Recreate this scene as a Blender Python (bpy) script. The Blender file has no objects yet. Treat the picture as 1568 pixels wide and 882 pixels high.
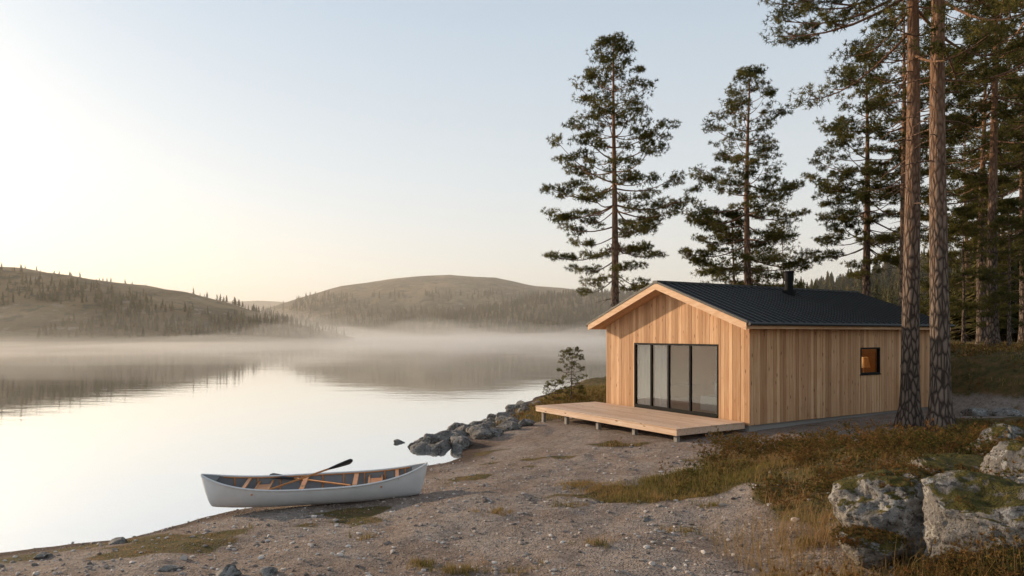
import bpy, math
import numpy as np
from mathutils import Vector
rng=np.random.default_rng(11)
S=bpy.context.scene
S.view_settings.view_transform='Standard'
S.view_settings.look='None'
S.view_settings.exposure=0
COL=S.collection
# ---------------------------------------------------------------- helpers
_T2=np.random.default_rng(1).random((256,256))
_T3=np.random.default_rng(2).random((64,64,64))
def vn2(x,y,sd=0):
    x=np.asarray(x,float)+sd*17.3; y=np.asarray(y,float)+sd*9.1
    xi=np.floor(x).astype(int); yi=np.floor(y).astype(int)
    fx=x-xi; fy=y-yi; fx=fx*fx*(3-2*fx); fy=fy*fy*(3-2*fy)
    a=_T2[xi&255,yi&255]; b=_T2[(xi+1)&255,yi&255]; c=_T2[xi&255,(yi+1)&255]; d=_T2[(xi+1)&255,(yi+1)&255]
    return (a*(1-fx)+b*fx)*(1-fy)+(c*(1-fx)+d*fx)*fy-.5
def fbm2(x,y,o=4,sd=0):
    r=0;a=1
    for i in range(o):
        r=r+a*vn2(x*2**i,y*2**i,sd+i); a*=.5
    return r
def vn3(p,sd=0):
    p=p+sd*7.7+100
    i=np.floor(p).astype(int); f=p-i; f=f*f*(3-2*f); r=0
    for dx in (0,1):
        for dy in (0,1):
            for dz in (0,1):
                w=(f[:,0] if dx else 1-f[:,0])*(f[:,1] if dy else 1-f[:,1])*(f[:,2] if dz else 1-f[:,2])
                r=r+w*_T3[(i[:,0]+dx)&63,(i[:,1]+dy)&63,(i[:,2]+dz)&63]
    return r-.5
def sm(x): x=np.clip(x,0,1); return x*x*(3-2*x)

class MB:
    def __init__(s): s.V=[];s.F3=[];s.F4=[];s.A=[];s.n=0
    def add(s,V,F,a=.5):
        V=np.asarray(V,float).reshape(-1,3); F=np.asarray(F,int)
        if len(F):
            (s.F3 if F.shape[1]==3 else s.F4).append(F+s.n)
        s.V.append(V); s.A.append(np.broadcast_to(np.asarray(a,float),(len(V),)).copy()); s.n+=len(V)
    def hexa(s,P,a=.5):
        s.add(P,[[0,3,2,1],[4,5,6,7],[0,1,5,4],[1,2,6,5],[2,3,7,6],[3,0,4,7]],a)
    def box(s,x0,x1,y0,y1,z0,z1,a=.5):
        s.hexa([(x0,y0,z0),(x1,y0,z0),(x1,y1,z0),(x0,y1,z0),(x0,y0,z1),(x1,y0,z1),(x1,y1,z1),(x0,y1,z1)],a)
    def tube(s,P,R,k=6,a=.5,cap=True):
        P=np.asarray(P,float); n=len(P); R=np.broadcast_to(np.asarray(R,float),(n,))
        T=np.gradient(P,axis=0); T/=np.linalg.norm(T,axis=1)[:,None]+1e-9
        ref=np.array([0,0,1.]) if abs(T[:,2]).mean()<.8 else np.array([1.,0,0])
        U=np.cross(T,ref); U/=np.linalg.norm(U,axis=1)[:,None]+1e-9; W=np.cross(T,U)
        th=np.arange(k)/k*2*math.pi
        V=P[:,None,:]+R[:,None,None]*(U[:,None,:]*np.cos(th)[None,:,None]+W[:,None,:]*np.sin(th)[None,:,None])
        i=np.arange(n-1)[:,None]*k; j=np.arange(k)[None,:]; j2=(j+1)%k
        F=np.stack([i+j,i+j2,i+k+j2,i+k+j],-1).reshape(-1,4)
        b=s.n
        s.add(V.reshape(-1,3),F,a)
        if cap and k>=3:
            for e in (0,n-1):
                s.add([P[e]],np.zeros((0,3),int),a if np.isscalar(a) else .5)
                c=s.n-1; jj=np.arange(k)
                s.F3.append(np.stack([np.full(k,c),b+e*k+jj,b+e*k+(jj+1)%k],-1))
    def obj(s,name,mats,parent=None,smooth=False,link=True):
        me=bpy.data.meshes.new(name)
        V=np.concatenate(s.V); F3=np.concatenate(s.F3) if s.F3 else np.zeros((0,3),int); F4=np.concatenate(s.F4) if s.F4 else np.zeros((0,4),int)
        me.vertices.add(len(V)); me.vertices.foreach_set('co',V.ravel())
        nl=F3.size+F4.size; me.loops.add(nl)
        me.loops.foreach_set('vertex_index',np.concatenate([F3.ravel(),F4.ravel()]))
        npoly=len(F3)+len(F4); me.polygons.add(npoly)
        st=np.concatenate([np.arange(len(F3))*3,F3.size+np.arange(len(F4))*4])
        me.polygons.foreach_set('loop_start',st)
        me.polygons.foreach_set('use_smooth',np.full(npoly,smooth))
        me.update(calc_edges=True)
        at=me.attributes.new('v','FLOAT','POINT'); at.data.foreach_set('value',np.concatenate(s.A))
        for m in (mats if isinstance(mats,list) else [mats]): me.materials.append(m)
        me.validate()
        if not link: return me
        return place(name,me,parent)
def place(name,me,parent=None,loc=(0,0,0),rz=0,sc=1):
    o=bpy.data.objects.new(name,me); COL.objects.link(o); o.location=loc; o.rotation_euler=(0,0,rz); o.scale=(sc,sc,sc)
    if parent: o.parent=parent
    return o
def empty(name,loc=(0,0,0),rz=0):
    o=bpy.data.objects.new(name,None); COL.objects.link(o); o.location=loc; o.rotation_euler=(0,0,rz); o.empty_display_size=.3
    return o
# node helpers
class NT:
    def __init__(s,name):
        s.m=bpy.data.materials.new(name); s.m.use_nodes=True; s.t=s.m.node_tree; s.t.nodes.clear()
        s.out=s.n('ShaderNodeOutputMaterial')
    def n(s,t,**k):
        x=s.t.nodes.new(t)
        for a,b in k.items(): setattr(x,a,b)
        return x
    def set(s,sock,val):
        if isinstance(val,bpy.types.NodeSocket): s.t.links.new(val,sock)
        elif val is not None:
            if sock.type=='RGBA' and len(val)==3: val=(*val,1)
            sock.default_value=val
    def obj(s): return s.n('ShaderNodeTexCoord').outputs['Object']
    def map(s,vec,scale=(1,1,1)):
        x=s.n('ShaderNodeMapping'); s.set(x.inputs['Vector'],vec); x.inputs['Scale'].default_value=scale; return x.outputs[0]
    def noise(s,vec,scale,detail=4,rough=.6,dist=0):
        x=s.n('ShaderNodeTexNoise'); s.set(x.inputs['Vector'],vec); x.inputs['Scale'].default_value=scale
        x.inputs['Detail'].default_value=detail; x.inputs['Roughness'].default_value=rough; x.inputs['Distortion'].default_value=dist
        return x.outputs[0]
    def voro(s,vec,scale,feat='F1',out='Distance'):
        x=s.n('ShaderNodeTexVoronoi'); x.feature=feat; s.set(x.inputs['Vector'],vec); x.inputs['Scale'].default_value=scale; return x.outputs[out]
    def math(s,op,a,b=None,clamp=False):
        x=s.n('ShaderNodeMath'); x.operation=op; x.use_clamp=clamp; s.set(x.inputs[0],a)
        if b is not None: s.set(x.inputs[1],b)
        return x.outputs[0]
    def ramp(s,f,stops):
        x=s.n('ShaderNodeValToRGB'); s.set(x.inputs[0],f); e=x.color_ramp.elements
        while len(e)<len(stops): e.new(.5)
        for i,(p,c) in enumerate(stops):
            e[i].position=p; e[i].color=(*c,1) if len(c)==3 else c
        return x.outputs[0]
    def rg(s,f,a,b):
        if a<b: return s.ramp(f,[(a,(0,0,0)),(b,(1,1,1))])
        return s.ramp(f,[(b,(1,1,1)),(a,(0,0,0))])
    def mix(s,f,a,b,mode='MIX'):
        x=s.n('ShaderNodeMix'); x.data_type='RGBA'; x.blend_type=mode
        s.set(x.inputs[0],f); s.set(x.inputs[6],a); s.set(x.inputs[7],b); return x.outputs[2]
    def attr(s,name='v'):
        x=s.n('ShaderNodeAttribute'); x.attribute_name=name; return x
    def bump(s,h,st=.5,d=.01,nrm=None):
        x=s.n('ShaderNodeBump'); x.inputs['Strength'].default_value=st; x.inputs['Distance'].default_value=d
        s.set(x.inputs['Height'],h)
        if nrm: s.set(x.inputs['Normal'],nrm)
        return x.outputs[0]
    def pbr(s,col,rough=.6,nrm=None,spec=.4,metal=0,**kw):
        x=s.n('ShaderNodeBsdfPrincipled'); s.set(x.inputs['Base Color'],col); s.set(x.inputs['Roughness'],rough)
        x.inputs['Specular IOR Level'].default_value=spec; x.inputs['Metallic'].default_value=metal
        if nrm: s.set(x.inputs['Normal'],nrm)
        return x.outputs[0]
    def fin(s,sh): s.t.links.new(sh,s.out.inputs['Surface']); return s.m
    def mixs(s,f,a,b):
        x=s.n('ShaderNodeMixShader'); s.set(x.inputs[0],f); s.t.links.new(a,x.inputs[1]); s.t.links.new(b,x.inputs[2]); return x.outputs[0]

# ---------------------------------------------------------------- materials
def wood(name,dark,light,stretch=(22,22,1.2),knots=True,rough=.62):
    m=NT(name); o=m.obj(); v=m.attr().outputs['Fac']
    off=m.n('ShaderNodeCombineXYZ'); m.set(off.inputs[2],m.math('MULTIPLY',v,37.)); 
    add=m.n('ShaderNodeVectorMath'); add.operation='ADD'; m.set(add.inputs[0],o); m.set(add.inputs[1],off.outputs[0])
    g=m.noise(m.map(add.outputs[0],stretch),1.0,5,.6,.6)
    base=m.mix(v,dark,light)
    c=m.mix(m.rg(g,.32,.7),m.mix(1,base,(.76,.63,.52),'MULTIPLY'),base)
    big=m.noise(o,.9,2,.5)
    c=m.mix(m.math('MULTIPLY',m.rg(big,.4,.75),.45),c,m.mix(1,c,(.82,.72,.63),'MULTIPLY'))
    if knots:
        kv=m.voro(m.map(add.outputs[0],tuple((x/22*8 if x>10 else 2.2) for x in stretch)),1.0)
        c=m.mix(m.ramp(kv,[(0.07,(.95,.95,.95)),(.17,(0,0,0))]),c,(.13,.05,.02))
    return m.fin(m.pbr(c,rough,m.bump(g,.25,.004),.25))
M_clad=wood('cladding_wood',(.44,.255,.135),(.74,.495,.30))
M_trim=wood('trim_wood',(.68,.46,.29),(.78,.55,.37),(2,2,14),False)
M_deck=wood('deck_wood',(.62,.46,.35),(.76,.61,.48),(25,1.2,25),True)
M_oar=wood('paddle_wood',(.55,.24,.09),(.62,.30,.12),(6,6,6),False,.4)
def simple(name,c,r=.5,metal=0,spec=.4,bs=None):
    m=NT(name); n=m.noise(m.obj(),bs or 6,4)
    col=m.mix(n,tuple(x*.8 for x in c),tuple(min(1,x*1.15) for x in c))
    return m.fin(m.pbr(col,r,m.bump(n,.1,.003),spec,metal))
M_roof=simple('roof_metal',(.028,.029,.030),.5,0.,.35)
M_black=simple('black_metal',(.008,.0085,.009),.7,0,.15)
M_conc=simple('concrete',(.30,.28,.26),.9,bs=20)
M_int=simple('interior_wood',(.42,.27,.15),.7)
M_hull=simple('canoe_hull_paint',(.66,.66,.665),.33,0,.5,3)
M_hulli=simple('canoe_inside',(.20,.20,.205),.6,0,.3,5)
M_blade=simple('paddle_blade',(.02,.022,.026),.35)
def glass():
    m=NT('window_glass'); t=m.n('ShaderNodeBsdfTransparent'); t.inputs[0].default_value=(.92,.93,.92,1)
    g=m.n('ShaderNodeBsdfGlossy'); g.inputs['Roughness'].default_value=.01; g.inputs[0].default_value=(.9,.92,.95,1)
    l=m.n('ShaderNodeFresnel'); l.inputs[0].default_value=1.6
    f=m.math('ADD',m.math('MULTIPLY',l.outputs[0],.9),.09,True)
    return m.fin(m.mixs(f,t.outputs[0],g.outputs[0]))
M_glass=glass()
def curtain():
    m=NT('curtain_cloth'); d=m.n('ShaderNodeBsdfDiffuse'); d.inputs[0].default_value=(.85,.83,.80,1)
    t=m.n('ShaderNodeBsdfTranslucent'); t.inputs[0].default_value=(.7,.68,.64,1)
    return m.fin(m.mixs(.2,d.outputs[0],t.outputs[0]))
M_curt=curtain()
def bark():
    m=NT('pine_bark'); o=m.obj(); sp=m.n('ShaderNodeSeparateXYZ'); m.set(sp.inputs[0],o)
    v=m.voro(m.map(o,(11,11,3.0)),1.,'DISTANCE_TO_EDGE'); n=m.noise(m.map(o,(6,6,2)),2,5)
    lo=m.mix(m.rg(v,.02,.25),(.04,.03,.025),(.20,.15,.12))
    hi=m.mix(n,(.18,.09,.05),(.36,.20,.115))
    f=m.math('ADD',m.math('MULTIPLY',sp.outputs[2],.055),m.math('MULTIPLY',m.math('SUBTRACT',n,.5),.5))
    c=m.mix(m.rg(f,.2,.75),lo,hi)
    return m.fin(m.pbr(c,.9,m.bump(m.math('ADD',m.rg(v,.0,.3),n),.9,.03),.15))
M_bark=bark()
def leaf(name,stops,tr=.3,nz=.9):
    m=NT(name); v=m.attr().outputs['Fac']; n=m.noise(m.obj(),nz,2)
    f=m.math('ADD',m.math('MULTIPLY',v,.6),m.math('MULTIPLY',n,.4))
    c=m.ramp(f,stops)
    d=m.n('ShaderNodeBsdfDiffuse'); m.set(d.inputs[0],c); t=m.n('ShaderNodeBsdfTranslucent'); m.set(t.inputs[0],c)
    return m.fin(m.mixs(tr,d.outputs[0],t.outputs[0]))
M_needle=leaf('pine_needles',[(.15,(.040,.044,.015)),(.5,(.10,.096,.032)),(.85,(.25,.20,.065))],.38)
M_far=leaf('far_conifer_needles',[(.1,(.030,.032,.015)),(.6,(.085,.075,.029)),(.95,(.19,.135,.045))],.15,.05)
M_grass=leaf('grass_blades',[(.1,(.085,.09,.027)),(.35,(.18,.15,.047)),(.6,(.31,.21,.085)),(.9,(.40,.24,.12))],.35,.6)
M_heath=leaf('heather_leaves',[(.1,(.04,.043,.014)),(.35,(.10,.086,.027)),(.6,(.18,.10,.038)),(.9,(.31,.14,.052))],.25,.7)
def rock(name,moss=True,dark=1.):
    m=NT(name); o=m.obj(); n=m.noise(o,2.2,8,.65); n2=m.noise(o,14,6,.7); n4=m.noise(o,5,7,.7,1.); n5=m.noise(o,40,4,.7)
    c=m.ramp(n,[(.3,tuple(dark*x for x in (.20,.18,.16))),(.5,tuple(dark*x for x in (.40,.37,.34))),(.7,tuple(dark*x for x in (.56,.525,.49)))])
    c=m.mix(m.rg(n4,.54,.60),c,tuple(dark*x for x in (.70,.67,.62)))
    c=m.mix(m.rg(n2,.48,.38),c,tuple(dark*x for x in (.10,.09,.08)))
    c=m.mix(m.rg(n5,.42,.34),c,tuple(dark*x for x in (.12,.105,.095)))
    if moss:
        ge=m.n('ShaderNodeNewGeometry'); sp=m.n('ShaderNodeSeparateXYZ'); m.set(sp.inputs[0],ge.outputs['Normal'])
        f=m.math('ADD',m.math('MULTIPLY',sp.outputs[2],.42),m.noise(o,1.7,6,.7))
        f=m.rg(f,.74,.82)
        mc=m.ramp(m.noise(o,9,4),[(.3,(.035,.034,.01)),(.55,(.10,.085,.02)),(.75,(.20,.14,.04))])
        c=m.mix(f,c,mc)
        h0=m.math('MULTIPLY',f,m.math('MULTIPLY',m.noise(o,35,4),1.4))
    else: h0=0.0
    h=m.math('ADD',m.math('ADD',n2,m.math('MULTIPLY',n,1.5)),h0)
    return m.fin(m.pbr(c,.9,m.bump(m.math('ADD',h,m.math('MULTIPLY',m.noise(o,60,3),.3)),1.,.05),.2))
M_rock=rock('mossy_granite',True,.6); M_srock=rock('shore_rock',False,.48); M_peb=rock('pebble_stone',False,.62)

# ---------------------------------------------------------------- terrain
H=3.3
shore=np.array([(-900,-400),(-120,-30),(-40,0),(-20,5.5),(-11,8.9),(-7.6,10.1),(-6.4,11.1),(-5.6,12.15),(-4.3,13.8),(-2.76,15.7),(-2.1,16.9),(-1.35,18.2),(-1.5,19.3),(-2.3,20.2),(-1.9,22),(-1.0,24.6),(.2,30),(1.6,36.3),(7.15,53),(22,72),(52,130),(70,200),(95,330),(220,650),(600,1200),(3500,3400),(3500,-3500),(-900,-3500)],float)
def sdist(x,y):
    d=np.full(x.shape,1e9); ins=np.zeros(x.shape,bool); n=len(shore)
    for i in range(n):
        a=shore[i]; b=shore[(i+1)%n]; e=b-a
        if i<n-3 or i==n-1:
            t=np.clip(((x-a[0])*e[0]+(y-a[1])*e[1])/(e@e),0,1)
            d=np.minimum(d,np.hypot(x-a[0]-t*e[0],y-a[1]-t*e[1]))
        c=((a[1]>y)!=(b[1]>y))
        xx=a[0]+(y-a[1])*e[0]/(e[1] if abs(e[1])>1e-9 else 1e-9)
        ins^=c&(x<xx)
    return np.where(ins,d,-d)
def hills(x,y):
    def hill(xs,hs,yc,wf,wb,sd,ns,na):
        b=np.where(y<yc,(yc-y)/wf,(y-yc)/wb); b=np.clip(b,0,1); b=np.cos(b*math.pi/2)**1.3
        h=np.interp(x,xs,hs)
        return (h*b+fbm2(x/ns,y/ns,4,sd)*na*np.clip(h/20,0,1)*b)*1.0-3*(1-b)-2*(h<=0)
    L=[hill([-620,-480,-380,-290,-240,-215,-179,-158,-139,-122,-105,-94,-86],[0,22,33,35,33,31,26,22,16.5,12,7,3,-1],320,110,160,3,35,4),
       hill([-330,-300,-286,-240,-194,-130,-72,-20,28,90,139,242,400,600],[0,10,27,42,57,67,73,70,60,52,48,45,30,0],820,260,300,5,120,7),
       hill([-280,-235,-208,-164,-127,-106,-48,21,67,124,200,320],[0,12,17,11,8,9,20,30,34,38,40,0],600,110,120,8,45,6),
       hill([-900,-700,-595,-528,-461,-350,-200,100,300],[20,60,68,70,66,45,30,25,0],1450,300,300,9,160,6),
       hill([45,66,89,118,150,200,300,600],[-1,4,9,17,22,28,34,38],210,120,200,10,40,6)]
    return np.maximum.reduce(L)
def height(x,y):
    x=np.asarray(x,float); y=np.asarray(y,float)
    d=sdist(x,y)
    wob=fbm2(x*.9,y*.9,3,2)*.45*np.exp(-np.abs(d)/4)*(np.hypot(x,y)<120)
    d2=d+wob
    near=np.exp(-((x-2)**2+(y-18)**2)/60**2)
    land=.75*(1-np.exp(-np.maximum(d2,0)/4.5))+.02*np.maximum(d-25,0)**.9
    z=np.where(d2>0,land,np.maximum(d2*.22,-3))
    s=(x-6.43)*.855+(y-18.5)*.519
    z=z+1.75*sm((s-8.9)/2.6)*sm((x-12.5)/3)*(d>0)+.62*sm((x-2.6)/3.2)*(1-sm((y-10.5)/5.5))
    z=z+.25*sm((x-9.3)/2.5)*(1-sm((y-19)/2.))
    flat=np.clip(d/3,0,1)
    z=z+(fbm2(x*.45,y*.45,4,4)*.12+fbm2(x*2.6,y*2.6,3,6)*.06)*flat*np.where((s>-3.2)&(s<9.6)&(((y-18.5)*.855-(x-6.43)*.519)>-.6),.25,1)
    z=z+fbm2(x*1.1,y*1.1,3,14)*.3*sm((x-2.6)/3)*(1-sm((y-11)/5))
    z=z+fbm2(x*.7,y*.7,3,15)*.6*sm((s-9.8)/3)*(d>0)*near
    hh=hills(x,y)
    return np.where(np.hypot(x,y)>60,np.maximum(z,hh),z)
def axis(c,k,umin,umax,n):
    u=np.linspace(umin,umax,n); return c+k*np.sinh(u)
gx=axis(1.0,4,-7.2,7.2,600); gy=axis(10,4,-4.2,7.2,520)
X,Y=np.meshgrid(gx,gy); Xf=X.ravel(); Yf=Y.ravel(); Zf=height(Xf,Yf)
D=sdist(Xf,Yf)
nx=len(gx); ny=len(gy)
i=np.arange(ny-1)[:,None]*nx; j=np.arange(nx-1)[None,:]
F=np.stack([i+j,i+j+1,i+nx+j+1,i+nx+j],-1).reshape(-1,4)
def veg(x,y):
    s=(x-6.43)*.855+(y-18.5)*.519
    m=sm((x-2.9+fbm2(x*.6,y*.6,3,21)*2.0)/1.2)*(1-sm((y-14.6-.22*(x-6)+fbm2(x*.8,y*.8,3,20)*1.5)/1.2))
    m=np.maximum(m,sm((x-9.6)/1.5)*(y<19))
    m=np.maximum(m,sm((s-9.4)/.8)*(x>12))
    patch=(((x-3.6)/2.6)**2+((y-12.0)/1.1)**2); m=np.maximum(m,sm(1.3-patch+1.6*fbm2(x,y,3,23)))
    m=np.maximum(m,sm((y-21-.0*x)/2)*(((y-18.5)*.855-(x-6.43)*.519)>6.6)*.9)
    m=np.maximum(m,sm((np.hypot(x,y)-34)/5))
    spots=fbm2(x*.55,y*.9,3,25); m=np.maximum(m,sm((spots-.36)/.1)*.8)
    return m
G=veg(Xf,Yf)*(D>.3)
hil=sm((np.hypot(Xf,Yf)-80)/60)
mb=MB(); mb.add(np.stack([Xf,Yf,Zf],-1),F,0)
def ground_mat():
    m=NT('ground_gravel_and_moss'); o=m.obj(); a=m.attr('zone'); sp=m.n('ShaderNodeSeparateColor'); m.set(sp.inputs[0],a.outputs['Color'])
    n1=m.noise(o,.8,5,.6); n2=m.noise(o,9,6,.7); n3=m.noise(o,55,4,.7); v=m.voro(o,28); vc=m.voro(o,28,'F1','Color')
    g=m.ramp(n2,[(.3,(.22,.18,.15)),(.5,(.43,.36,.31)),(.72,(.60,.52,.465))])
    sc=m.n('ShaderNodeSeparateColor'); m.set(sc.inputs[0],vc)
    st=m.ramp(sc.outputs[0],[(0,(.12,.10,.09)),(.5,(.42,.36,.32)),(1,(.68,.62,.57))])
    g=m.mix(m.math('MULTIPLY',m.rg(v,.45,.3),.6),g,st)
    g=m.mix(m.rg(n3,.45,.7),m.mix(1,g,(.60,.57,.55),'MULTIPLY'),g)
    g=m.mix(m.math('MULTIPLY',m.rg(n1,.42,.62),.7),g,m.mix(1,g,(.74,.63,.55),'MULTIPLY'))
    g=m.mix(sp.outputs[1],g,m.mix(1,g,(.27,.20,.165),'MULTIPLY'))
    mo=m.ramp(m.noise(o,3.5,6,.7),[(.3,(.045,.037,.014)),(.48,(.10,.08,.026)),(.6,(.16,.092,.04)),(.75,(.25,.18,.075))])
    f=m.rg(m.math('ADD',sp.outputs[0],m.math('MULTIPLY',m.math('SUBTRACT',n2,.5),.9)),.35,.65)
    c=m.mix(f,g,mo)
    hn=m.noise(o,.018,8,.7); hn2=m.noise(o,.12,5,.7)
    hc=m.ramp(hn,[(.36,(.055,.045,.018)),(.5,(.135,.092,.042)),(.62,(.24,.165,.08))])
    hc=m.mix(m.rg(hn2,.58,.66),hc,(.25,.195,.15)); hc=m.mix(m.rg(hn2,.47,.37),hc,(.035,.034,.016))
    c=m.mix(sp.outputs[2],c,hc)
    h=m.math('ADD',m.math('ADD',m.math('MULTIPLY',n3,.4),n2),m.math('MULTIPLY',m.rg(v,.5,.0),.6))
    return m.fin(m.pbr(c,.92,m.bump(h,1.,.05),.2))
M_ground=ground_mat()
go=mb.obj('ground',M_ground,smooth=True)
za=go.data.attributes.new('zone','FLOAT_COLOR','POINT')
wet=1-sm((Zf-.04)/.14)
za.data.foreach_set('color',np.stack([G*(1-.9*hil),wet*(hil<.5),hil,np.ones_like(G)],-1).ravel())

# ---------------------------------------------------------------- water
def water_mat():
    m=NT('lake_water'); o=m.obj()
    n=m.noise(m.map(o,(.5,1.1,1)),1.0,4,.55); n2=m.noise(m.map(o,(.05,.16,1)),1.,3,.5); n3=m.noise(m.map(o,(3,6,1)),1.,2,.5)
    h=m.math('ADD',m.math('ADD',n,m.math('MULTIPLY',n2,2.5)),m.math('MULTIPLY',n3,.08))
    b=m.bump(h,.30,.018)
    g=m.n('ShaderNodeBsdfGlossy'); g.inputs['Roughness'].default_value=.035; g.inputs[0].default_value=(.95,.955,.965,1); m.set(g.inputs['Normal'],b)
    d=m.n('ShaderNodeBsdfDiffuse'); d.inputs[0].default_value=(.16,.19,.20,1)
    l=m.n('ShaderNodeLayerWeight'); l.inputs[0].default_value=.5
    f=m.ramp(l.outputs['Facing'],[(.3,(.35,.35,.35)),(.75,(.88,.88,.88)),(1,(1,1,1))])
    return m.fin(m.mixs(f,d.outputs[0],g.outputs[0]))
mb=MB(); mb.add([(-4500,-1500,0),(4500,-1500,0),(4500,5000,0),(-4500,5000,0)],[[0,1,2,3]]); mb.obj('lake_water',water_mat())

# ---------------------------------------------------------------- cabin
cab=empty('wooden_cabin',(6.43,18.5,0),math.atan2(.519,.855))
W=6.0; Ls=9.16; SL=1.25/3.4
def zt(t): return 3.6+SL*(t+.4) if t<=3 else 4.85-SL*(t-3)
def wt(t): return zt(t)-.203
zb=.80
b=MB(); bw=.138
def board(axisn,u0,u1,z0,f1,side):
    g=.004; a=rng.random()
    u0+=g;u1-=g; e=rng.uniform(0,.006)
    t0,t1=f1(u0),f1(u1)
    if axisn=='front': P=[(-.024-e,u0,z0),(0,u0,z0),(0,u1,z0),(-.024-e,u1,z0),(-.024-e,u0,t0),(0,u0,t0),(0,u1,t1),(-.024-e,u1,t1)]
    if axisn=='right': P=[(u0,-.024-e,z0),(u1,-.024-e,z0),(u1,0,z0),(u0,0,z0),(u0,-.024-e,t0),(u1,-.024-e,t1),(u1,0,t1),(u0,0,t0)]
    if axisn=='left': P=[(u0,W,z0),(u1,W,z0),(u1,W+.024+e,z0),(u0,W+.024+e,z0),(u0,W,t0),(u1,W,t1),(u1,W+.024+e,t1),(u0,W+.024+e,t0)]
    if axisn=='back': P=[(Ls,u0,z0),(Ls+.024+e,u0,z0),(Ls+.024+e,u1,z0),(Ls,u1,z0),(Ls,u0,t0),(Ls+.024+e,u0,t0),(Ls+.024+e,u1,t1),(Ls,u1,t1)]
    b.hexa(P,a)
GT0,GT1,GZ0,GZ1=1.05,4.61,.93,2.98
WS0,WS1,WZ0,WZ1=5.06,6.11,2.02,2.85
def strip(ax,u0,u1,holes):
    us=list(np.arange(u0,u1-.02,bw))+[u1]
    cuts=sorted(set(us+[h[k] for h in holes for k in (0,1)]))
    for p,q in zip(cuts[:-1],cuts[1:]):
        if q-p<.012: continue
        mid=(p+q)/2; top=(lambda u:wt(u)) if ax in('front','back') else (lambda u:wt(0) if ax=='right' else wt(W))
        hit=[h for h in holes if h[0]<=mid<=h[1]]
        if hit:
            h=hit[0]
            if h[2]>zb+.02: board(ax,p,q,zb,lambda u:h[2],0)
            board(ax,p,q,h[3],top,0)
        else: board(ax,p,q,zb,top,0)
strip('front',0.0,W,[(GT0,GT1,GZ0-.2,GZ1)])
strip('right',0,Ls,[(WS0,WS1,WZ0,WZ1)])
strip('left',0,Ls,[]); strip('back',0,W,[])
b.obj('wall_cladding',M_clad,cab)
b=MB()
for (x0,x1,y0,y1) in [(-.036,0.0,-.036,0.0),(-.036,0,W,W+.036),(Ls,Ls+.036,-.036,0),(Ls,Ls+.036,W,W+.036)]:
    b.box(x0,x1,y0,y1,zb-.01,wt(0)-.005,.5)
b.obj('corner_trim',M_clad,cab)
b=MB(); th=.14; e=.002
def pr(x0,x1,t0,t1,z0,z1f):
    b.hexa([(x0,t0,z0),(x1,t0,z0),(x1,t1,z0),(x0,t1,z0),(x0,t0,z1f(t0)),(x1,t0,z1f(t0)),(x1,t1,z1f(t1)),(x0,t1,z1f(t1))])
lw=lambda t:wt(t)-.004
for x0,x1 in [(e,th),(Ls-th,Ls-e)]:
    if x0<1:
        pr(x0,x1,e,GT0,zb,lw); pr(x0,x1,GT1,W-e,zb,lw); pr(x0,x1,GT0+e,3,GZ1,lw); pr(x0,x1,3,GT1-e,GZ1,lw)
    else:
        pr(x0,x1,e,3,zb,lw); pr(x0,x1,3,W-e,zb,lw)
b.box(th,WS0,e,th,zb,lw(0)); b.box(WS1,Ls-th,e,th,zb,lw(0)); b.box(WS0,WS1,e,th,zb,WZ0-e); b.box(WS0,WS1,e,th,WZ1+e,lw(0))
b.box(th,Ls-th,W-th,W-e,zb,lw(0))
b.box(th,Ls-th,th,W-th,.78,.92); 
b.box(3.4,3.5,th,2.0,.92,3.3); b.box(1.2,1.8,3.4,4.2,1.55,1.62)
b.obj('inner_walls',M_int,cab)
b=MB(); b.box(.9,1.7,1.6,2.6,.93,1.35); b.box(1.5,1.72,1.6,2.6,1.36,1.75); b.obj('sofa',simple('sofa_cloth',(.5,.47,.43),.9),cab)
b=MB(); b.box(.05,Ls-.05,.05,W-.05,.2,.795); b.obj('foundation',M_conc,cab)
fr=-.6; bk=Ls+.5; tl=-.4; tr=6.35
b=MB()
def slab(m,s0,s1,t0,t1,lo,hi,a=.5):
    m.hexa([(s0,t0,zt(t0)-lo),(s1,t0,zt(t0)-lo),(s1,t1,zt(t1)-lo),(s0,t1,zt(t1)-lo),(s0,t0,zt(t0)-hi),(s1,t0,zt(t0)-hi),(s1,t1,zt(t1)-hi),(s0,t1,zt(t1)-hi)],a)
slab(b,fr+.03,bk-.03,tl+.03,3,.16,.045); slab(b,fr+.03,bk-.03,3,tr-.03,.16,.045)
for s in np.arange(fr+.03,bk-.1,.14):
    slab(b,s,min(s+.134,bk-.03),tl+.03,3,.20,.162,rng.random()); slab(b,s,min(s+.134,bk-.03),3,tr-.03,.20,.162,rng.random())
b.obj('roof_soffit',M_clad,cab)
b=MB()
for s0,s1 in [(fr,fr+.028),(bk-.028,bk)]:
    slab(b,s0,s1,tl,3,.225,.03,.8); slab(b,s0,s1,3,tr,.225,.03,.6)
b.box(fr+.03,bk-.03,tl,tl+.027,zt(tl)-.19,zt(tl)-.06,.2); b.box(fr+.03,bk-.03,tr-.027,tr,zt(tr)-.19,zt(tr)-.06,.2)
b.obj('barge_boards',M_trim,cab)
b=MB()
slab(b,fr-.015,bk+.015,tl-.05,3,.028,0); slab(b,fr-.015,bk+.015,3,tr+.05,.028,0)
for s in np.arange(fr,bk+.02,.3):
    slab(b,s-.014,s+.014,tl-.048,2.97,-.001,-.04); slab(b,s-.014,s+.014,3.03,tr+.048,-.001,-.04)
b.box(fr-.02,bk+.02,2.9,3.1,4.80,4.895)
b.tube([(fr,tl-.1,zt(tl)-.06),(bk,tl-.1,zt(tl)-.06)],.045,8); b.tube([(fr,tr+.1,zt(tr)-.06),(bk,tr+.1,zt(tr)-.06)],.045,8)
b.obj('metal_roof',M_roof,cab)
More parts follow.
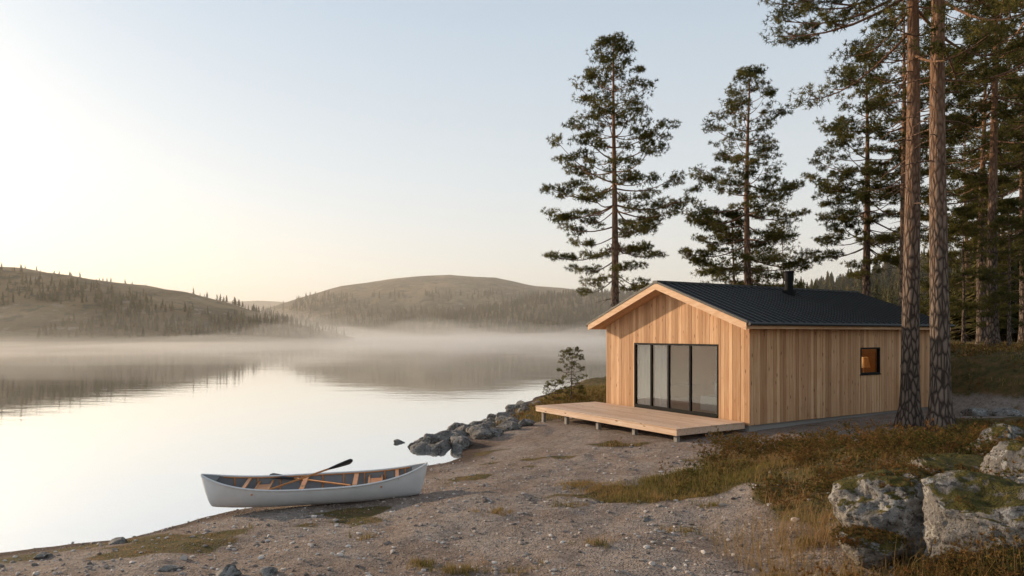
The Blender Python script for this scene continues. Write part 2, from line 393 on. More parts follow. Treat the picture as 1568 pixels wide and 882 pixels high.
b=MB(); cz=zt(2.3)
b.tube([(4.76,2.3,cz-.1),(4.76,2.3,5.05)],.135,16); b.tube([(4.76,2.3,cz-.05),(4.76,2.3,cz+.16)],.21,16)
b.tube([(4.76,2.3,5.05),(4.76,2.3,5.33)],.155,16); b.tube([(4.76,2.3,5.33),(4.76,2.3,5.38)],[.185,.16],16)
b.obj('chimney_pipe',M_black,cab,smooth=False)
b=MB(); fx0,fx1=-.034,.06
b.box(fx0,fx1,GT0,GT0+.06,GZ0,GZ1); b.box(fx0,fx1,GT1-.06,GT1,GZ0,GZ1); b.box(fx0,fx1,GT0+.06,GT1-.06,GZ1-.06,GZ1); b.box(fx0,fx1,GT0+.06,GT1-.06,GZ0-.04,GZ0+.05)
divs=[2.15,3.05,3.82]
for d in divs: b.box(fx0+.006,fx1-.01,d-.03,d+.03,GZ0+.05,GZ1-.06)
fy0,fy1=-.040,.05
b.box(WS0,WS0+.05,fy0,fy1,WZ0,WZ1); b.box(WS1-.05,WS1,fy0,fy1,WZ0,WZ1); b.box(WS0+.05,WS1-.05,fy0,fy1,WZ0,WZ0+.05); b.box(WS0+.05,WS1-.05,fy0,fy1,WZ1-.05,WZ1)
b.box(WS0-.02,WS1+.02,-.06,-.027,WZ0-.03,WZ0-.002)
b.obj('window_frames',M_black,cab)
b=MB(); ed=[GT0+.06]+[x for d in divs for x in (d-.03,d+.03)]+[GT1-.06]
for k in range(0,8,2):
    b.add([(.01,ed[k],GZ0+.05),(.01,ed[k+1],GZ0+.05),(.01,ed[k+1],GZ1-.06),(.01,ed[k],GZ1-.06)],[[0,3,2,1]])
b.add([(WS0+.05,.0,WZ0+.05),(WS1-.05,.0,WZ0+.05),(WS1-.05,.0,WZ1-.05),(WS0+.05,.0,WZ1-.05)],[[0,1,2,3]])
b.obj('window_glass',M_glass,cab)
b=MB()
for t0,t1 in [(3.22,3.77),(3.86,4.54),(1.12,1.25)]:
    tt=np.linspace(t0,t1,60); xx=.10+.022*np.sin(tt*48)+.008*np.sin(tt*17)
    V=np.concatenate([np.stack([xx,tt,np.full(60,.96)],-1),np.stack([xx,tt,np.full(60,2.95)],-1)])
    k=np.arange(59); b.add(V,np.stack([k,k+1,k+61,k+60],-1))
b.obj('curtains',M_curt,cab,smooth=True)
ld=bpy.data.lights.new('cabin_lamp','POINT'); ld.energy=36; ld.color=(1,.5,.18); ld.shadow_soft_size=.12
lo=bpy.data.objects.new('cabin_lamp',ld); COL.objects.link(lo); lo.parent=cab; lo.location=(6.3,1.3,2.5)
b=MB(); b.tube([(6.75,.9,.92),(6.75,.9,1.0)],.14,16); b.tube([(6.75,.9,1.0),(6.75,.9,2.2)],.012,8); b.tube([(6.75,.9,2.15),(6.75,.9,2.5)],[.2,.13],20,cap=False)
b.obj('lamp_stand',M_curt,cab)

# deck
dk=empty('wooden_deck',(6.43,18.5,0),math.atan2(.519,.855))
b=MB(); x=-2.62
while x<-.09:
    b.box(x,x+.128,.08,6.6,.855,.88,rng.random()); x+=.134
b.obj('deck_boards',M_deck,dk)
b=MB(); b.box(-2.60,-2.56,.10,6.58,.70,.852,.7); b.box(-2.56,-.06,.10,.14,.70,.852,.5); b.box(-2.56,-.06,6.54,6.58,.70,.852,.5)
for t in (1.2,2.2,3.2,4.2,5.2): b.box(-2.55,-.06,t,t+.05,.70,.852,.3)
b.obj('deck_fascia',M_deck,dk)
b=MB()
for s in (-2.45,-1.3):
    for t in (.3,1.9,3.5,5.1,6.4): b.box(s,s+.11,t-.055,t+.055,.1,.70,.4)
b.obj('deck_posts',M_conc,dk)

# ---------------------------------------------------------------- pine trees
def needles(mb,C,pr,ph,nt,nk,ln,wd,seed,up=.35):
    r=np.random.default_rng(seed); N=len(C)
    d=r.normal(size=(N,nt,3)); d/=np.linalg.norm(d,axis=-1,keepdims=True); d*=r.random((N,nt,1))**(1/2.4)
    pr=np.broadcast_to(np.asarray(pr,float),(N,)); 
    tc=C[:,None,:]+d*np.stack([pr,pr,pr*ph],-1)[:,None,:]
    nd=r.normal(size=(N,nt,nk,3))+d[:,:,None,:]*.8; nd[...,2]+=up; nd/=np.linalg.norm(nd,axis=-1,keepdims=True)
    sd=np.cross(nd,r.normal(size=nd.shape)); sd/=np.linalg.norm(sd,axis=-1,keepdims=True)
    L=ln*r.uniform(.6,1.3,(N,nt,nk,1)); c=np.broadcast_to(tc[:,:,None,:],nd.shape)
    V=np.stack([c-sd*wd/2+nd*L*.1,c+sd*wd/2+nd*L*.1,c+nd*L],-2).reshape(-1,3)
    F=np.arange(len(V)).reshape(-1,3)
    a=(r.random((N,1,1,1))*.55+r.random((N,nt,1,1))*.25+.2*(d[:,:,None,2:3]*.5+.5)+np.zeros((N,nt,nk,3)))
    mb.add(V,F,a.reshape(-1))
def pine_meshes(name,h,r0,cb,R,seed,nwh=20,nt=14,nk=11,ln=.17,wd=.032,dead=6,topround=.7,padr=.42,flare=1.5,dens=2.1,taper=.9):
    r=np.random.default_rng(seed); T=MB(); C=[];PR=[]
    n=26; f=np.linspace(0,1,n)**1.15; ph1,ph2=r.random(2)*6
    def tp(q):
        q=np.asarray(q); return np.stack([.12*np.sin(q*5+ph1)*q*h/15,.12*np.sin(q*4+ph2)*q*h/15,q*h],-1)
    rad=r0*(1-taper*f**1.1)+r0*(flare-1)*np.exp(-f*h/.35)
    T.tube(np.concatenate([[tp(0)-[0,0,.5]],tp(f)]),np.concatenate([[rad[0]*1.3],rad]),14)
    for i in range(nwh):
        q=(i+r.random()*.7)/nwh
        zf=cb+(1-cb)*q
        prof=((1-q)**topround)*min(1,.55+1.5*q)/.76
        nb=r.integers(3,6) if q>.12 else r.integers(1,4)
        a0=r.random()*6.28
        for k in range(nb):
            az=a0+k*6.283/nb+r.normal()*.35
            L=R*prof*r.uniform(.5,1.2)+.2
            el=math.radians(-14+56*q**1.3+r.normal()*10)
            t=np.linspace(0,1,7); dh=np.array([math.cos(az),math.sin(az),0])
            P=tp(zf+.0*t)[:1]+dh*L*math.cos(el)*t[:,None]; P=P+np.array([0,0,1])*(L*math.sin(el)*t-.10*L*np.sin(math.pi*t)+.10*L*t**3)[:,None]
            side=np.array([-dh[1],dh[0],0]); P=P+side*(.08*L*np.sin(t*3+r.random()*6))[:,None]*t[:,None]
            rb=.010+.010*L
            T.tube(P,rb*(1.05-.85*t),5,cap=False)
            ns=max(2,int(L*dens))
            for m_ in range(ns):
                tt=r.uniform(.42,.97); p0=P[0]+(np.array([np.interp(tt,t,P[:,c]) for c in range(3)])-P[0])
                sg=1 if m_%2 else -1; an=az+sg*r.uniform(.5,1.15); l2=(.18+.38*L*(1.15-tt))*r.uniform(.7,1.2)
                p1=p0+np.array([math.cos(an)*l2,math.sin(an)*l2,l2*r.uniform(-.05,.4)])
                T.tube([p0,(p0+p1)/2+[0,0,-.03],p1],[rb*.45,rb*.3,rb*.12],4,cap=False)
                C.append(p1); PR.append(padr*r.uniform(.5,1.2))
                if l2>.65: C.append(p0*.45+p1*.55+r.normal(size=3)*.05); PR.append(padr*r.uniform(.5,.85))
            C.append(P[-1]); PR.append(padr*r.uniform(.6,1.1))
    C.append(tp(1)+[0,0,0]); PR.append(.3); C.append(tp(.975)); PR.append(.4)
    for i in range(dead):
        zf=cb*r.uniform(.55,1.0); az=r.random()*6.28; L=r.uniform(.4,1.7)
        p=tp(zf); dh=np.array([math.cos(az),math.sin(az),-.15]); P=[p,p+dh*L*.5,p+dh*L+[0,0,r.uniform(-.3,.1)]]
        T.tube(P,[.022,.014,.006],4,cap=False)
    Fm=MB(); needles(Fm,np.array(C),np.array(PR),.40,nt,nk,ln,wd,seed+5)
    return T.obj(name+'_trunk',M_bark,link=False,smooth=True),Fm.obj(name+'_foliage',M_needle,link=False)
def put_pine(ms,px,Yd,sc=1,rz=0,name='pine_tree',xx=None):
    x=(px-784)/1045*Yd if xx is None else xx
    z=float(height(np.array([x]),np.array([Yd]))[0])-.05
    e=empty(name,(x,Yd,z),rz); e.scale=(sc,sc,sc)
    place('trunk',ms[0],e); place('crown',ms[1],e)
    return e
p1=pine_meshes('pine_a',17.0,.24,.31,3.1,3,nwh=22,nt=14,nk=12,padr=.43,dens=2.2,ln=.16,wd=.028)
p2=pine_meshes('pine_b',15.7,.24,.26,2.85,8,nwh=22,nt=15,nk=12,padr=.44,dens=2.2,ln=.16,wd=.028,topround=.65)
p3=pine_meshes('pine_c',20,.24,.40,3.3,15,nwh=19,nt=12,nk=11,dead=14,dens=1.9)
p4=pine_meshes('pine_d',21,.235,.47,3.6,29,nwh=18,nt=17,nk=12,ln=.13,wd=.02,dead=22,flare=1.7,dens=1.9,taper=.8)
p5=pine_meshes('pine_e',9,.12,.15,1.8,33,nwh=16,nt=12,nk=10)
put_pine(p1,941,33,1.0,.3); put_pine(p2,1146,34.5,1.0,1.0); put_pine(p5,1123,36,1.0,2.)
put_pine(p4,1393,18.6,1.0,.5); put_pine(p4,1440,17.5,1.03,2.9)
put_pine(p2,1327,36,1.0,2.2); put_pine(p3,1384,32,.85,.2); put_pine(p3,1520,31,1.0,4.1)
put_pine(p1,1503,40,1.1,1.7); put_pine(p4,1600,25,1.0,3.3); put_pine(p2,1568,44,1.2,.6)
put_pine(p3,1480,55,.9,2.4); put_pine(p3,1640,33,1.05,1.1); put_pine(p1,1536,60,1.1,5.1)
put_pine(p5,1475,36,.8,1.); put_pine(p5,1545,30,.7,3.); put_pine(p5,1440,44,.9,3.5); put_pine(p5,1505,48,.9,.5)
p6=pine_meshes('pine_f',8.0,.07,.35,1.3,41,nwh=13,nt=4,nk=8,padr=.35,dead=2); put_pine(p6,1199,38,.9,0,'young_birch_tree')
p7=pine_meshes('pine_g',2.3,.028,.08,.5,52,nwh=10,nt=8,nk=8,ln=.08,wd=.02,padr=.11,dead=0); put_pine(p7,875,29.5,1,0,'pine_sapling')
p8=pine_meshes('pine_h',1.0,.015,.08,.4,55,nwh=5,nt=5,nk=8,ln=.08,wd=.018,padr=.10,dead=0); put_pine(p8,850,29,1,0,'pine_sapling')

# ---------------------------------------------------------------- distant forests
def spruce(layers,fins,seed,w=.2):
    r=np.random.default_rng(seed); V=[];F=[]
    for l in range(layers):
        q=l/layers; z=.12+.88*q; R=w*(1-q)**.85+.012
        for k in range(fins):
            a=r.random()*6.28; rr=R*r.uniform(.6,1.25); da=.42*r.uniform(.7,1.3)
            b0=len(V); top=z+.9/layers*1.3
            V+= [(0,0,top),(math.cos(a-da)*rr*.8,math.sin(a-da)*rr*.8,z-.02),(math.cos(a)*rr*1.1,math.sin(a)*rr*1.1,z-.05*r.random()),(math.cos(a+da)*rr*.8,math.sin(a+da)*rr*.8,z-.01)]
            F+= [(b0,b0+1,b0+2),(b0,b0+2,b0+3)]
    V+=[(-.012,0,-.1),(.012,0,-.1),(0,0,.6),(0,-.012,-.1),(0,.012,-.1)]; n=len(V)-5; F+=[(n,n+1,n+2),(n+3,n+4,n+2)]
    return np.array(V),np.array(F)
def forest(name,P,hs,temps,seed):
    r=np.random.default_rng(seed); m=MB()
    ids=r.integers(0,len(temps),len(P))
    for k,(V,F) in enumerate(temps):
        s=ids==k; p=P[s]; h=hs[s]; n=len(p)
        if n==0: continue
        a=r.random(n)*6.28; ws=h*r.uniform(.75,1.2,n)
        x=(V[None,:,0]*np.cos(a)[:,None]-V[None,:,1]*np.sin(a)[:,None])*ws[:,None]+p[:,0:1]
        y=(V[None,:,0]*np.sin(a)[:,None]+V[None,:,1]*np.cos(a)[:,None])*ws[:,None]+p[:,1:2]
        z=V[None,:,2]*h[:,None]+p[:,2:3]
        VV=np.stack([x,y,z],-1).reshape(-1,3); FF=(F[None]+np.arange(n)[:,None,None]*len(V)).reshape(-1,3)
        m.add(VV,FF,np.repeat(r.random(n),len(V)))
    return m.obj(name,M_far)
TH=[spruce(17,11,k,.19) for k in range(4)]; TL=[spruce(7,6,k+9,.2) for k in range(3)]
def scat(n,x0,x1,y0,y1,mask,seed):
    r=np.random.default_rng(seed); x=r.uniform(x0,x1,n); y=r.uniform(y0,y1,n); k=mask(x,y)>r.random(n); x=x[k];y=y[k]
    return np.stack([x,y,height(x,y)],-1)
P=scat(4200,40,330,120,330,lambda x,y:(sdist(x,y)>4)*(x/y>.34)*(x/y<.95)*.8,1)
P2=scat(600,30,80,50,120,lambda x,y:(sdist(x,y)>4)*(x/y>.62)*(x/y<.9)*1.0,4)
forest('conifer_forest',np.concatenate([P,P2]),np.concatenate([rng.uniform(6,11,len(P)),rng.uniform(3,9,len(P2))]),TH,2)
P=scat(9000,-420,-85,215,400,lambda x,y:np.where(height(x,y)>1.2,sm((fbm2(x/40,y/40,3,31)+.30)/.3)*.8*np.where(height(x,y)>24,.22,1),0),5)
Q=scat(15000,-330,260,480,900,lambda x,y:np.where(height(x,y)>1,np.where(y<640,.9*(x>-110)+.35,sm((fbm2(x/60,y/60,3,33)+.0)/.2)*.45*(height(x,y)<42)),0),6)
hs=np.concatenate([rng.uniform(1.8,4.6,len(P)),rng.uniform(4,8,len(Q))])
forest('distant_forest',np.concatenate([P,Q]),hs,TL,7)

# ---------------------------------------------------------------- rocks
def ico(sub):
    import bmesh
    bm=bmesh.new(); bmesh.ops.create_icosphere(bm,subdivisions=sub,radius=1); bm.verts.ensure_lookup_table()
    V=np.array([v.co[:] for v in bm.verts]); F=np.array([[v.index for v in f.verts] for f in bm.faces]); bm.free(); return V,F
def boulder(mb,c,s,sub,seed,rz=0,ang=.5,fl=.0):
    V,F=ico(sub); r=np.random.default_rng(seed); P=V.copy()
    for k in range(14):
        n=r.normal(size=3); n/=np.linalg.norm(n); dd=r.uniform(.55,.85); q=P@n; P=P-np.outer(np.maximum(q-dd,0)*min(1,ang*1.9),n)
    w=V*1.3+seed*3.1
    d=vn3(w)*.30+vn3(w*2.3)*.16+vn3(w*5)*.09+(np.abs(vn3(w*8))*-.10+vn3(w*17)*.035+vn3(w*31)*.018 if sub>3 else 0)
    P=P*(1+d)[:,None]*np.array(s)*1.12
    c0,s0=math.cos(rz),math.sin(rz); P=np.stack([P[:,0]*c0-P[:,1]*s0,P[:,0]*s0+P[:,1]*c0,P[:,2]],-1)
    mb.add(P+np.array(c),F,r.random())
    return P+np.array(c)
def gz(x,y): return float(height(np.array([float(x)]),np.array([float(y)]))[0])
topsC=[]
for k,(px,Yd,s,rz,zz) in enumerate([(1405,8.0,(1.05,.65,.58),.3,1.16),(1480,8.9,(.8,.7,.50),1.2,1.3),(1540,6.8,(1.0,.70,.68),-.3,1.12),(1545,10.6,(.7,.5,.5),.2,1.42),(1610,7.9,(.7,.8,.7),.5,1.3),(1330,7.3,(.35,.3,.22),.9,1.0)]):
    x=(px-784)/1045*Yd; m=MB(); PP=boulder(m,(0,0,0),s,6,k+3,rz); o=m.obj('mossy_boulder',M_rock,smooth=True); o.location=(x,Yd,zz)
    rr=np.random.default_rng(k+400); up=PP[PP[:,2]>.62*PP[:,2].max()]; sel=up[rr.integers(0,len(up),80)]; w=vn3(sel*2.+k)>.03
    topsC.append(sel[w]+np.array([x,Yd,zz-.01]))
topsC=np.concatenate(topsC)
r=np.random.default_rng(5); m=MB()
for k in range(62):
    t=r.random(); x=-2.3+t*2.3+r.normal()*.35; y=20.0+t*6.0+r.normal()*.7
    if k>50: x=r.uniform(-.3,3.0); y=r.uniform(25,34)
    z=gz(x,y); s=r.uniform(.12,.44)*(1 if k<51 else .8); boulder(m,(x,y,max(z,-.08)+s*.08),(s,s*r.uniform(.7,1.1),s*r.uniform(.45,.7)),4,k+30,r.random()*3)
for x,y,s in [(-2.75,19.9,.24),(-2.55,20.7,.34),(-2.0,19.6,.38),(-1.5,19.8,.46),(-.9,20.5,.42),(-3.4,20.6,.17),(-2.2,20.9,.46),(-1.1,21.4,.5),(-.5,20.6,.3),(-.1,21.3,.34),(.4,21.9,.28)]:
    boulder(m,(x,y,max(gz(x,y),-.05)+.05),(s*1.2,s*.8,s*.6),4,int(x*100)%97+5,x)
m.obj('shore_rocks',M_srock,smooth=True)
m=MB()
for k,(px,Yd,s) in enumerate([(350,7.9,.17),(262,8.3,.13),(410,7.85,.12),(180,10.2,.14),(68,9.6,.12),(1400,15,.25),(1105,9.6,.05),(990,10,.09),(1460,15.2,.3),(1530,17,.35),(1495,20.5,.5),(1545,19.5,.45)]):
    x=(px-784)/1045*Yd; boulder(m,(x,Yd,gz(x,Yd)+s*.1),(s,s*.8,s*.5),4,k+80,k)
m.obj('foreground_rocks',M_peb,smooth=True)
V,F=ico(1); r=np.random.default_rng(9); n=13000
y=5.5+12*r.random(n)**1.5; x=(r.uniform(-.85,.8,n))*y; d=sdist(x,y); k=(d>-.3)&(r.random(n)>veg(x,y)*.7); x=x[k];y=y[k]; z=height(x,y); n=len(x)
s=.007+.028*r.random(n)**3.5+ (r.random(n)<.012)*.03
sc=np.stack([s*r.uniform(.8,1.4,n),s*r.uniform(.8,1.3,n),s*r.uniform(.45,.8,n)],-1)
VV=(V[None]*(1+.2*r.normal(size=(n,len(V),1)))*sc[:,None,:])+np.stack([x,y,z+s*.2],-1)[:,None,:]
m=MB(); m.add(VV.reshape(-1,3),(F[None]+np.arange(n)[:,None,None]*len(V)).reshape(-1,3),np.repeat(r.random(n),len(V)))
def peb():
    m_=NT('pebbles'); v=m_.attr().outputs['Fac']; c=m_.ramp(v,[(0,(.10,.08,.07)),(.4,(.31,.26,.225)),(.8,(.46,.40,.355)),(1,(.62,.57,.53))]); return m_.fin(m_.pbr(c,.85))
m.obj('pebbles',peb())

# ---------------------------------------------------------------- grass & heather
def blades(m,x,y,hh,wd,K,seed,spread=.06,va=None):
    r=np.random.default_rng(seed); n=len(x); z=height(x,y)
    bx=x[:,None]+r.normal(size=(n,K))*spread; by=y[:,None]+r.normal(size=(n,K))*spread
    bz=np.broadcast_to(z[:,None],bx.shape)-.01
    az=r.random((n,K))*6.28; ln=r.uniform(.1,.75,(n,K)); h=hh[:,None]*r.uniform(.5,1.2,(n,K))
    dx=np.cos(az);dy=np.sin(az); w=wd
    B=np.stack([bx,by,bz],-1); D=np.stack([dx,dy,0*dx],-1); Sd=np.stack([-dy,dx,0*dx],-1)*w/2
    M=B+D*(h*ln*.35)[...,None]; M[...,2]+=h*.6; Tp=B+D*(h*ln)[...,None]; Tp[...,2]+=h*(1-.25*ln)
    V=np.stack([B-Sd,B+Sd,M+Sd*.8,M-Sd*.8,Tp],-2).reshape(-1,3); q=np.arange(n*K)*5
    a=np.repeat(np.clip((r.random((n,1)) if va is None else va[:,None])*.8+r.random((n,K))*.3-.05,0,1).reshape(-1),5)
    m.add(V,np.stack([q,q+1,q+2,q+3],-1),a); m.F3.append(np.stack([q+3,q+2,q+4],-1)+m.n-len(V))
m=MB()
def reg(n,x0,x1,y0,y1,seed,f): 
    P=scat(n,x0,x1,y0,y1,f,seed); return P[:,0],P[:,1]
vis=lambda x,y:(np.abs(x/y)<.85)
x,y=reg(8000,2.2,13,5,17.5,61,lambda x,y:vis(x,y)*(sdist(x,y)>1)*sm((veg(x,y)-.3)/.5)*(.2+.9*sm((vn2(x*1.3,y*1.3,50)+.1)/.3)))
blades(m,x,y,rng.uniform(.06,.26,len(x)),.008,9,62,.07,np.clip(.62+vn2(x*.9,y*.9,51)*1.3,0,1))
x,y=reg(6500,.8,6.6,10.7,13.6,63,lambda x,y:sm(1.3-((x-3.6)/2.6)**2-((y-12.1)/1.1)**2+1.6*fbm2(x,y,3,23)))
blades(m,x,y,rng.uniform(.03,.11,len(x)),.009,8,64,.06,np.clip(.35+vn2(x*.9,y*.9,52)*.8,0,1))
x,y=reg(3500,-6,3.5,5.6,17,65,lambda x,y:(sdist(x,y)>.6)*vis(x,y)*sm((fbm2(x*.55,y*.9,3,25)-.34)/.1))
blades(m,x,y,rng.uniform(.02,.06,len(x)),.008,8,66,.05)
x,y=reg(3500,-1,6,20,38,67,lambda x,y:(sdist(x,y)>.7)*(((y-18.5)*.855-(x-6.43)*.519)>6.9)*.9)
blades(m,x,y,rng.uniform(.08,.3,len(x)),.016,8,68,.12)
x,y=reg(3500,11,30,15,36,69,lambda x,y:vis(x,y)*((x-6.43)*.855+(y-18.5)*.519>9.8)*.8+(y<17.5)*.5)
blades(m,x,y,rng.uniform(.08,.25,len(x)),.018,8,70,.12)
tx=[];ty=[]
for px,Yd,k in [(705,7.9,34),(640,8.2,18),(220,7.5,20),(915,8.6,14),(760,10.6,20),(870,11,18),(800,7.8,8),(1240,8.2,40),(1200,7.2,30),(1290,7,40),(1040,9.2,14),(980,11.2,16),(1090,10.4,14),(560,9.6,8)]:
    q=rng.normal(size=(k,2))*[.16,.1]; tx+=list((px-784)/1045*Yd+q[:,0]); ty+=list(Yd+q[:,1])
tx=np.array(tx);ty=np.array(ty); blades(m,tx,ty,rng.uniform(.05,.14,len(tx)),.006,14,71,.03)
x,y=reg(420,2.5,5,5.6,9,72,lambda x,y:vis(x,y)*1.0); blades(m,x,y,rng.uniform(.3,.55,len(x)),.005,5,73,.05,np.full(len(x),.85))
m.obj('grass',M_grass)
m=MB()
x,y=reg(4200,2.6,14,5.2,17.5,81,lambda x,y:vis(x,y)*sm((veg(x,y)-.5)/.4)*sm((vn2(x*.8,y*.8,55)+.30)/.2)*(1-.85*sm(1.3-((x-3.6)/2.6)**2-((y-12.1)/1.3)**2))*np.where((y<7.9)&(x/y>.5)&(y>6.2),.25,1))
hb=rng.uniform(.0,.36,len(x))*sm((vn2(x*.6,y*.6,58)+.25)/.4)
C=np.stack([x,y,height(x,y)+.05+hb],-1); needles(m,C,rng.uniform(.10,.30,len(x)),.7,14,10,.05,.013,82,.9)
x,y=reg(1100,3.0,5.6,5.0,6.7,87,lambda x,y:(x/y>.47)*(x/y<.85)*1.0)
hb=rng.uniform(0,.20,len(x)); C=np.stack([x,y,height(x,y)+.03+hb],-1); needles(m,C,rng.uniform(.07,.17,len(x)),.8,14,10,.036,.008,88,1.2)
needles(m,topsC,rng.uniform(.05,.12,len(topsC)),.4,16,10,.03,.010,89,.9)
x,y=reg(700,4.6,8.5,9.5,16,90,lambda x,y:vis(x,y)*sm((vn2(x*.9,y*.9,77)-.02)/.12))
hb=rng.uniform(0,.30,len(x)); C=np.stack([x,y,height(x,y)+.05+hb],-1); needles(m,C,rng.uniform(.10,.26,len(x)),.8,14,10,.05,.013,91,1.0)
x,y=reg(600,12,28,15,34,83,lambda x,y:vis(x,y)*((x-6.43)*.855+(y-18.5)*.519>10)*1.)
C=np.stack([x,y,height(x,y)+.1],-1); needles(m,C,rng.uniform(.2,.5,len(x)),.6,12,9,.09,.025,84,.9)
x,y=reg(160,-.6,6,20,34,85,lambda x,y:(sdist(x,y)>.9)*(((y-18.5)*.855-(x-6.43)*.519)>7.2)*1.)
C=np.stack([x,y,height(x,y)+.1],-1); needles(m,C,rng.uniform(.15,.35,len(x)),.7,12,9,.08,.022,86,.9)
m.obj('heather',M_heath)

# ---------------------------------------------------------------- canoe
cx,cy=-3.52,12.4; cn=empty('canoe',(cx,cy,gz(cx,cy)+.02),math.radians(9.5)); cn.rotation_euler=(math.radians(5),math.radians(-1.2),math.radians(9.5))
Lc=3.95
def csec(u,th,ins=0):
    au=abs(u); bb=max(.47*(1-au**2.6)**.8-ins,.004); g=.40+.23*au**3.2-ins*.2; k=.015+.05*au**5+ins
    k=k if au<.93 else k+(g-k)*((au-.93)/.07)**2*.35
    y=bb*math.sin(th)**.75; z=k+(g-k)*(1-math.cos(th)**1.35)
    xx=u*Lc/2*(1-.035*(math.cos(th))**2*au**6)
    return xx,y,z
us=np.sin(np.linspace(-math.pi/2,math.pi/2,61)); 
def shell(ins,mat,name,flip):
    m=MB(); ths=np.linspace(-math.pi/2,math.pi/2,33); V=[]
    for u in us:
        for th in ths:
            X_,y_,z_=csec(u,abs(th),ins); V.append((X_,math.copysign(y_,th),z_))
    i=np.arange(60)[:,None]*33; j=np.arange(32)[None,:]; F=np.stack([i+j,i+j+1,i+34+j,i+33+j],-1).reshape(-1,4)
    if not flip: F=F[:,::-1]
    m.add(V,F); return m.obj(name,mat,cn,smooth=True)
shell(0,M_hull,'hull',False); shell(.014,M_hulli,'hull_inside',True)
M_gun=simple('gunwale_trim',(.62,.62,.62),.4)
m=MB()
for sg in (-1,1):
    P=[]
    for u in us:
        X_,y_,z_=csec(u,math.pi/2); P.append((X_,sg*(y_+.004),z_+.004))
    m.tube(P,.019,8)
m.obj('gunwales',M_gun,cn,smooth=True)
m=MB()
for sg in (-1,1):
    a=csec(sg*.86,math.pi/2); t=csec(sg*.995,math.pi/2); m.add([(a[0],a[1],a[2]+.006),(a[0],-a[1],a[2]+.006),(t[0],0,t[2]+.012)],[[0,1,2]])
m.obj('end_decks',M_blade,cn)
m=MB()
for u,w in [(-.62,.03),(-.12,.04),(.34,.04),(.72,.03)]:
    X_,y_,z_=csec(u,math.pi/2); m.box(X_-w,X_+w,-y_+.01,y_-.01,z_-.035,z_-.012,.6)
for u in (-.48,.52):
    X_,y_,z_=csec(u,math.pi/2); m.box(X_-.13,X_-.10,-y_+.02,y_-.02,z_-.09,z_-.065,.6); m.box(X_+.10,X_+.13,-y_+.02,y_-.02,z_-.09,z_-.065,.6); m.box(X_-.1,X_+.1,-.17,.17,z_-.085,z_-.072,.4)
for sg in (-1,1):
    P=[(csec(u,math.pi/2)[0],sg*(csec(u,math.pi/2)[1]-.024),csec(u,math.pi/2)[2]-.012) for u in us if abs(u)<.85]
    m.tube(P,.011,6)
m.obj('thwarts_and_seats',M_oar,cn)
m=MB()
for u in np.linspace(-.75,.8,9):
    P=[]
    for th in np.linspace(-1.5,1.5,21):
        X_,y_,z_=csec(u,abs(th),.02); P.append((X_,math.copysign(y_,th),z_))
    m.tube(P,.015,6)
m.obj('ribs',M_oar,cn,smooth=True)
def paddle(a,bp,flat,bwid=.085):
    a=np.array(a,float); bp=np.array(bp,float); d=bp-a; Ln=np.linalg.norm(d); d/=Ln
    e=empty('canoe_paddle',tuple(a)); m=MB(); m.tube([(0,0,0),tuple(d*(Ln-.42))],.018,8)
    sd=np.cross(d,[0,0,1]); sd/=np.linalg.norm(sd); up=np.cross(sd,d)
    m.tube([tuple(-sd*.06),tuple(sd*.06)],.02,8); m.obj('shaft',M_oar,e,smooth=True)
    sd2=sd*math.cos(flat)+up*math.sin(flat); n2=np.cross(sd2,d)
    m=MB(); q=np.linspace(0,1,12); w=bwid*np.sin(np.clip(q*1.25+.12,0,1.5))**.8*np.where(q>.85,np.sqrt(np.clip(1-((q-.85)/.16)**2,0,1)),1)+.006
    P0=d*(Ln-.46); V=[]
    for qq,ww in zip(q,w):
        c=P0+d*qq*.50
        for s_,t_ in ((-1,.0),(0,.011),(1,.0),(0,-.011)): V.append(c+sd2*ww*s_+n2*t_*(1.3-qq))
    i=np.arange(11)[:,None]*4; j=np.arange(4)[None,:]; m.add(V,np.stack([i+j,i+(j+1)%4,i+4+(j+1)%4,i+4+j],-1).reshape(-1,4)); m.obj('blade',M_blade,e,smooth=True)
paddle((-4.4,12.0,.50),(-3.02,12.78,.90),.85)
paddle((-3.0,12.72,.46),(-4.46,12.66,.66),.5,.07)

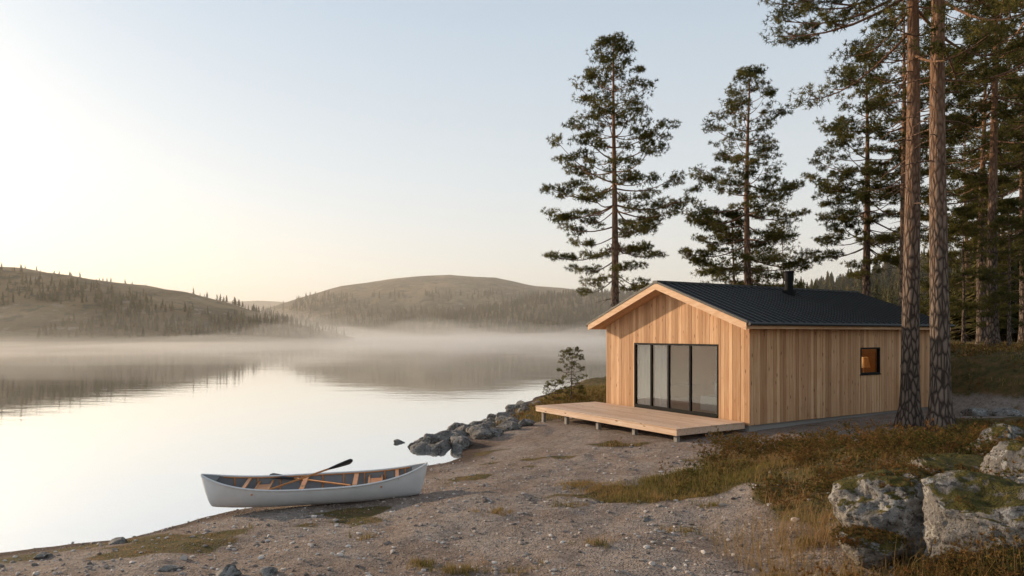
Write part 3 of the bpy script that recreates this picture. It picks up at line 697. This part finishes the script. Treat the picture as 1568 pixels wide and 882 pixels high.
# ---------------------------------------------------------------- mist & haze volumes
def volmat(name,dens,col,an=.3):
    m=NT(name); v=m.n('ShaderNodeVolumeScatter'); v.inputs['Color'].default_value=(*col,1); v.inputs['Anisotropy'].default_value=an
    v.inputs['Density'].default_value=dens
    m.t.links.new(v.outputs[0],m.out.inputs['Volume']); return m.m
mist=empty('lake_mist')
for k,(top,y0,amp,dn) in enumerate([(.8,40,1.0,.0058),(1.9,66,2.0,.0038),(4.0,105,3.8,.0026),(8.,150,8.5,.0016)]):
    MV=volmat('mist_volume',dn,(1,.955,.90))
    n1,n2=110,76; xs=np.linspace(-900,60+k*10,n1); ys=y0+(900-y0)*np.linspace(0,1,n2)**1.8
    XX,YY=np.meshgrid(xs,ys); zz=np.maximum(.12,top+fbm2(XX/40,YY/55,4,90+k)*amp*1.9)
    ed=np.minimum(np.minimum((YY-y0)/(35+12*k),1),np.minimum((60+k*10-XX)/40,1)); zz=.06+(zz-.06)*sm(ed)
    lowz=.03+.004*k
    V=np.concatenate([np.stack([XX.ravel(),YY.ravel(),zz.ravel()],-1),np.stack([XX.ravel(),YY.ravel(),np.full(XX.size,lowz)],-1)])
    i=np.arange(n2-1)[:,None]*n1; j=np.arange(n1-1)[None,:]; Ft=np.stack([i+j,i+j+1,i+n1+j+1,i+n1+j],-1).reshape(-1,4); o_=n1*n2
    m=MB(); m.add(V,Ft); m.F4.append(Ft[:,::-1]+o_)
    per=list(range(n1))+[r_*n1+n1-1 for r_ in range(1,n2)]+[(n2-1)*n1+c_ for c_ in range(n1-2,-1,-1)]+[r_*n1 for r_ in range(n2-2,0,-1)]
    per=np.array(per); nxt=np.roll(per,-1); m.F4.append(np.stack([per,per+o_,nxt+o_,nxt],-1)[:,::-1])
    m.obj('mist_layer',MV,mist)
m=MB(); m.box(-2500,1500,90,2600,-1,100); m.obj('haze',volmat('haze_volume',.00062,(1,.92,.82)))

# ---------------------------------------------------------------- light
az=math.atan2(-.86,.5); el=math.radians(14)
sd=Vector((math.sin(az)*math.cos(el),math.cos(az)*math.cos(el),math.sin(el)))
l=bpy.data.lights.new('sun','SUN'); l.energy=5; l.angle=math.radians(.7); l.color=(1,.74,.48)
so=bpy.data.objects.new('sun',l); COL.objects.link(so); so.rotation_euler=(-sd).to_track_quat('-Z','Y').to_euler()
w=bpy.data.worlds.new('World'); S.world=w; w.use_nodes=True; t=w.node_tree; t.nodes.clear()
N=lambda k:t.nodes.new(k)
out=N('ShaderNodeOutputWorld'); sky=N('ShaderNodeTexSky'); sky.sky_type='NISHITA'; sky.sun_disc=False; sky.sun_elevation=el; sky.sun_rotation=az%(2*math.pi); sky.dust_density=1.5
bg=N('ShaderNodeBackground'); bg.inputs[1].default_value=.05; t.links.new(sky.outputs[0],bg.inputs[0])
tc=N('ShaderNodeTexCoord'); sp=N('ShaderNodeSeparateXYZ'); t.links.new(tc.outputs['Generated'],sp.inputs[0])
rp=N('ShaderNodeValToRGB'); e=rp.color_ramp.elements
stops=[(0,(.74,.64,.525)),(.06,(.75,.67,.58)),(.2,(.64,.65,.635)),(.42,(.48,.55,.605)),(1,(.29,.33,.39))]
while len(e)<len(stops): e.new(.5)
for q,(p,c) in zip(e,stops): q.position=p; q.color=(*c,1)
t.links.new(sp.outputs[2],rp.inputs[0])
bg2=N('ShaderNodeBackground'); bg2.inputs[1].default_value=1.0; t.links.new(rp.outputs[0],bg2.inputs[0])
ad=N('ShaderNodeAddShader'); t.links.new(bg.outputs[0],ad.inputs[0]); t.links.new(bg2.outputs[0],ad.inputs[1]); t.links.new(ad.outputs[0],out.inputs[0])
# ---------------------------------------------------------------- camera
cd=bpy.data.cameras.new('camera'); cd.lens=24; cd.sensor_width=36; cd.shift_y=.044; cd.clip_end=9000; cd.clip_start=.1
co=bpy.data.objects.new('camera',cd); COL.objects.link(co); co.location=(0,0,H); co.rotation_euler=(math.pi/2,0,0); S.camera=co
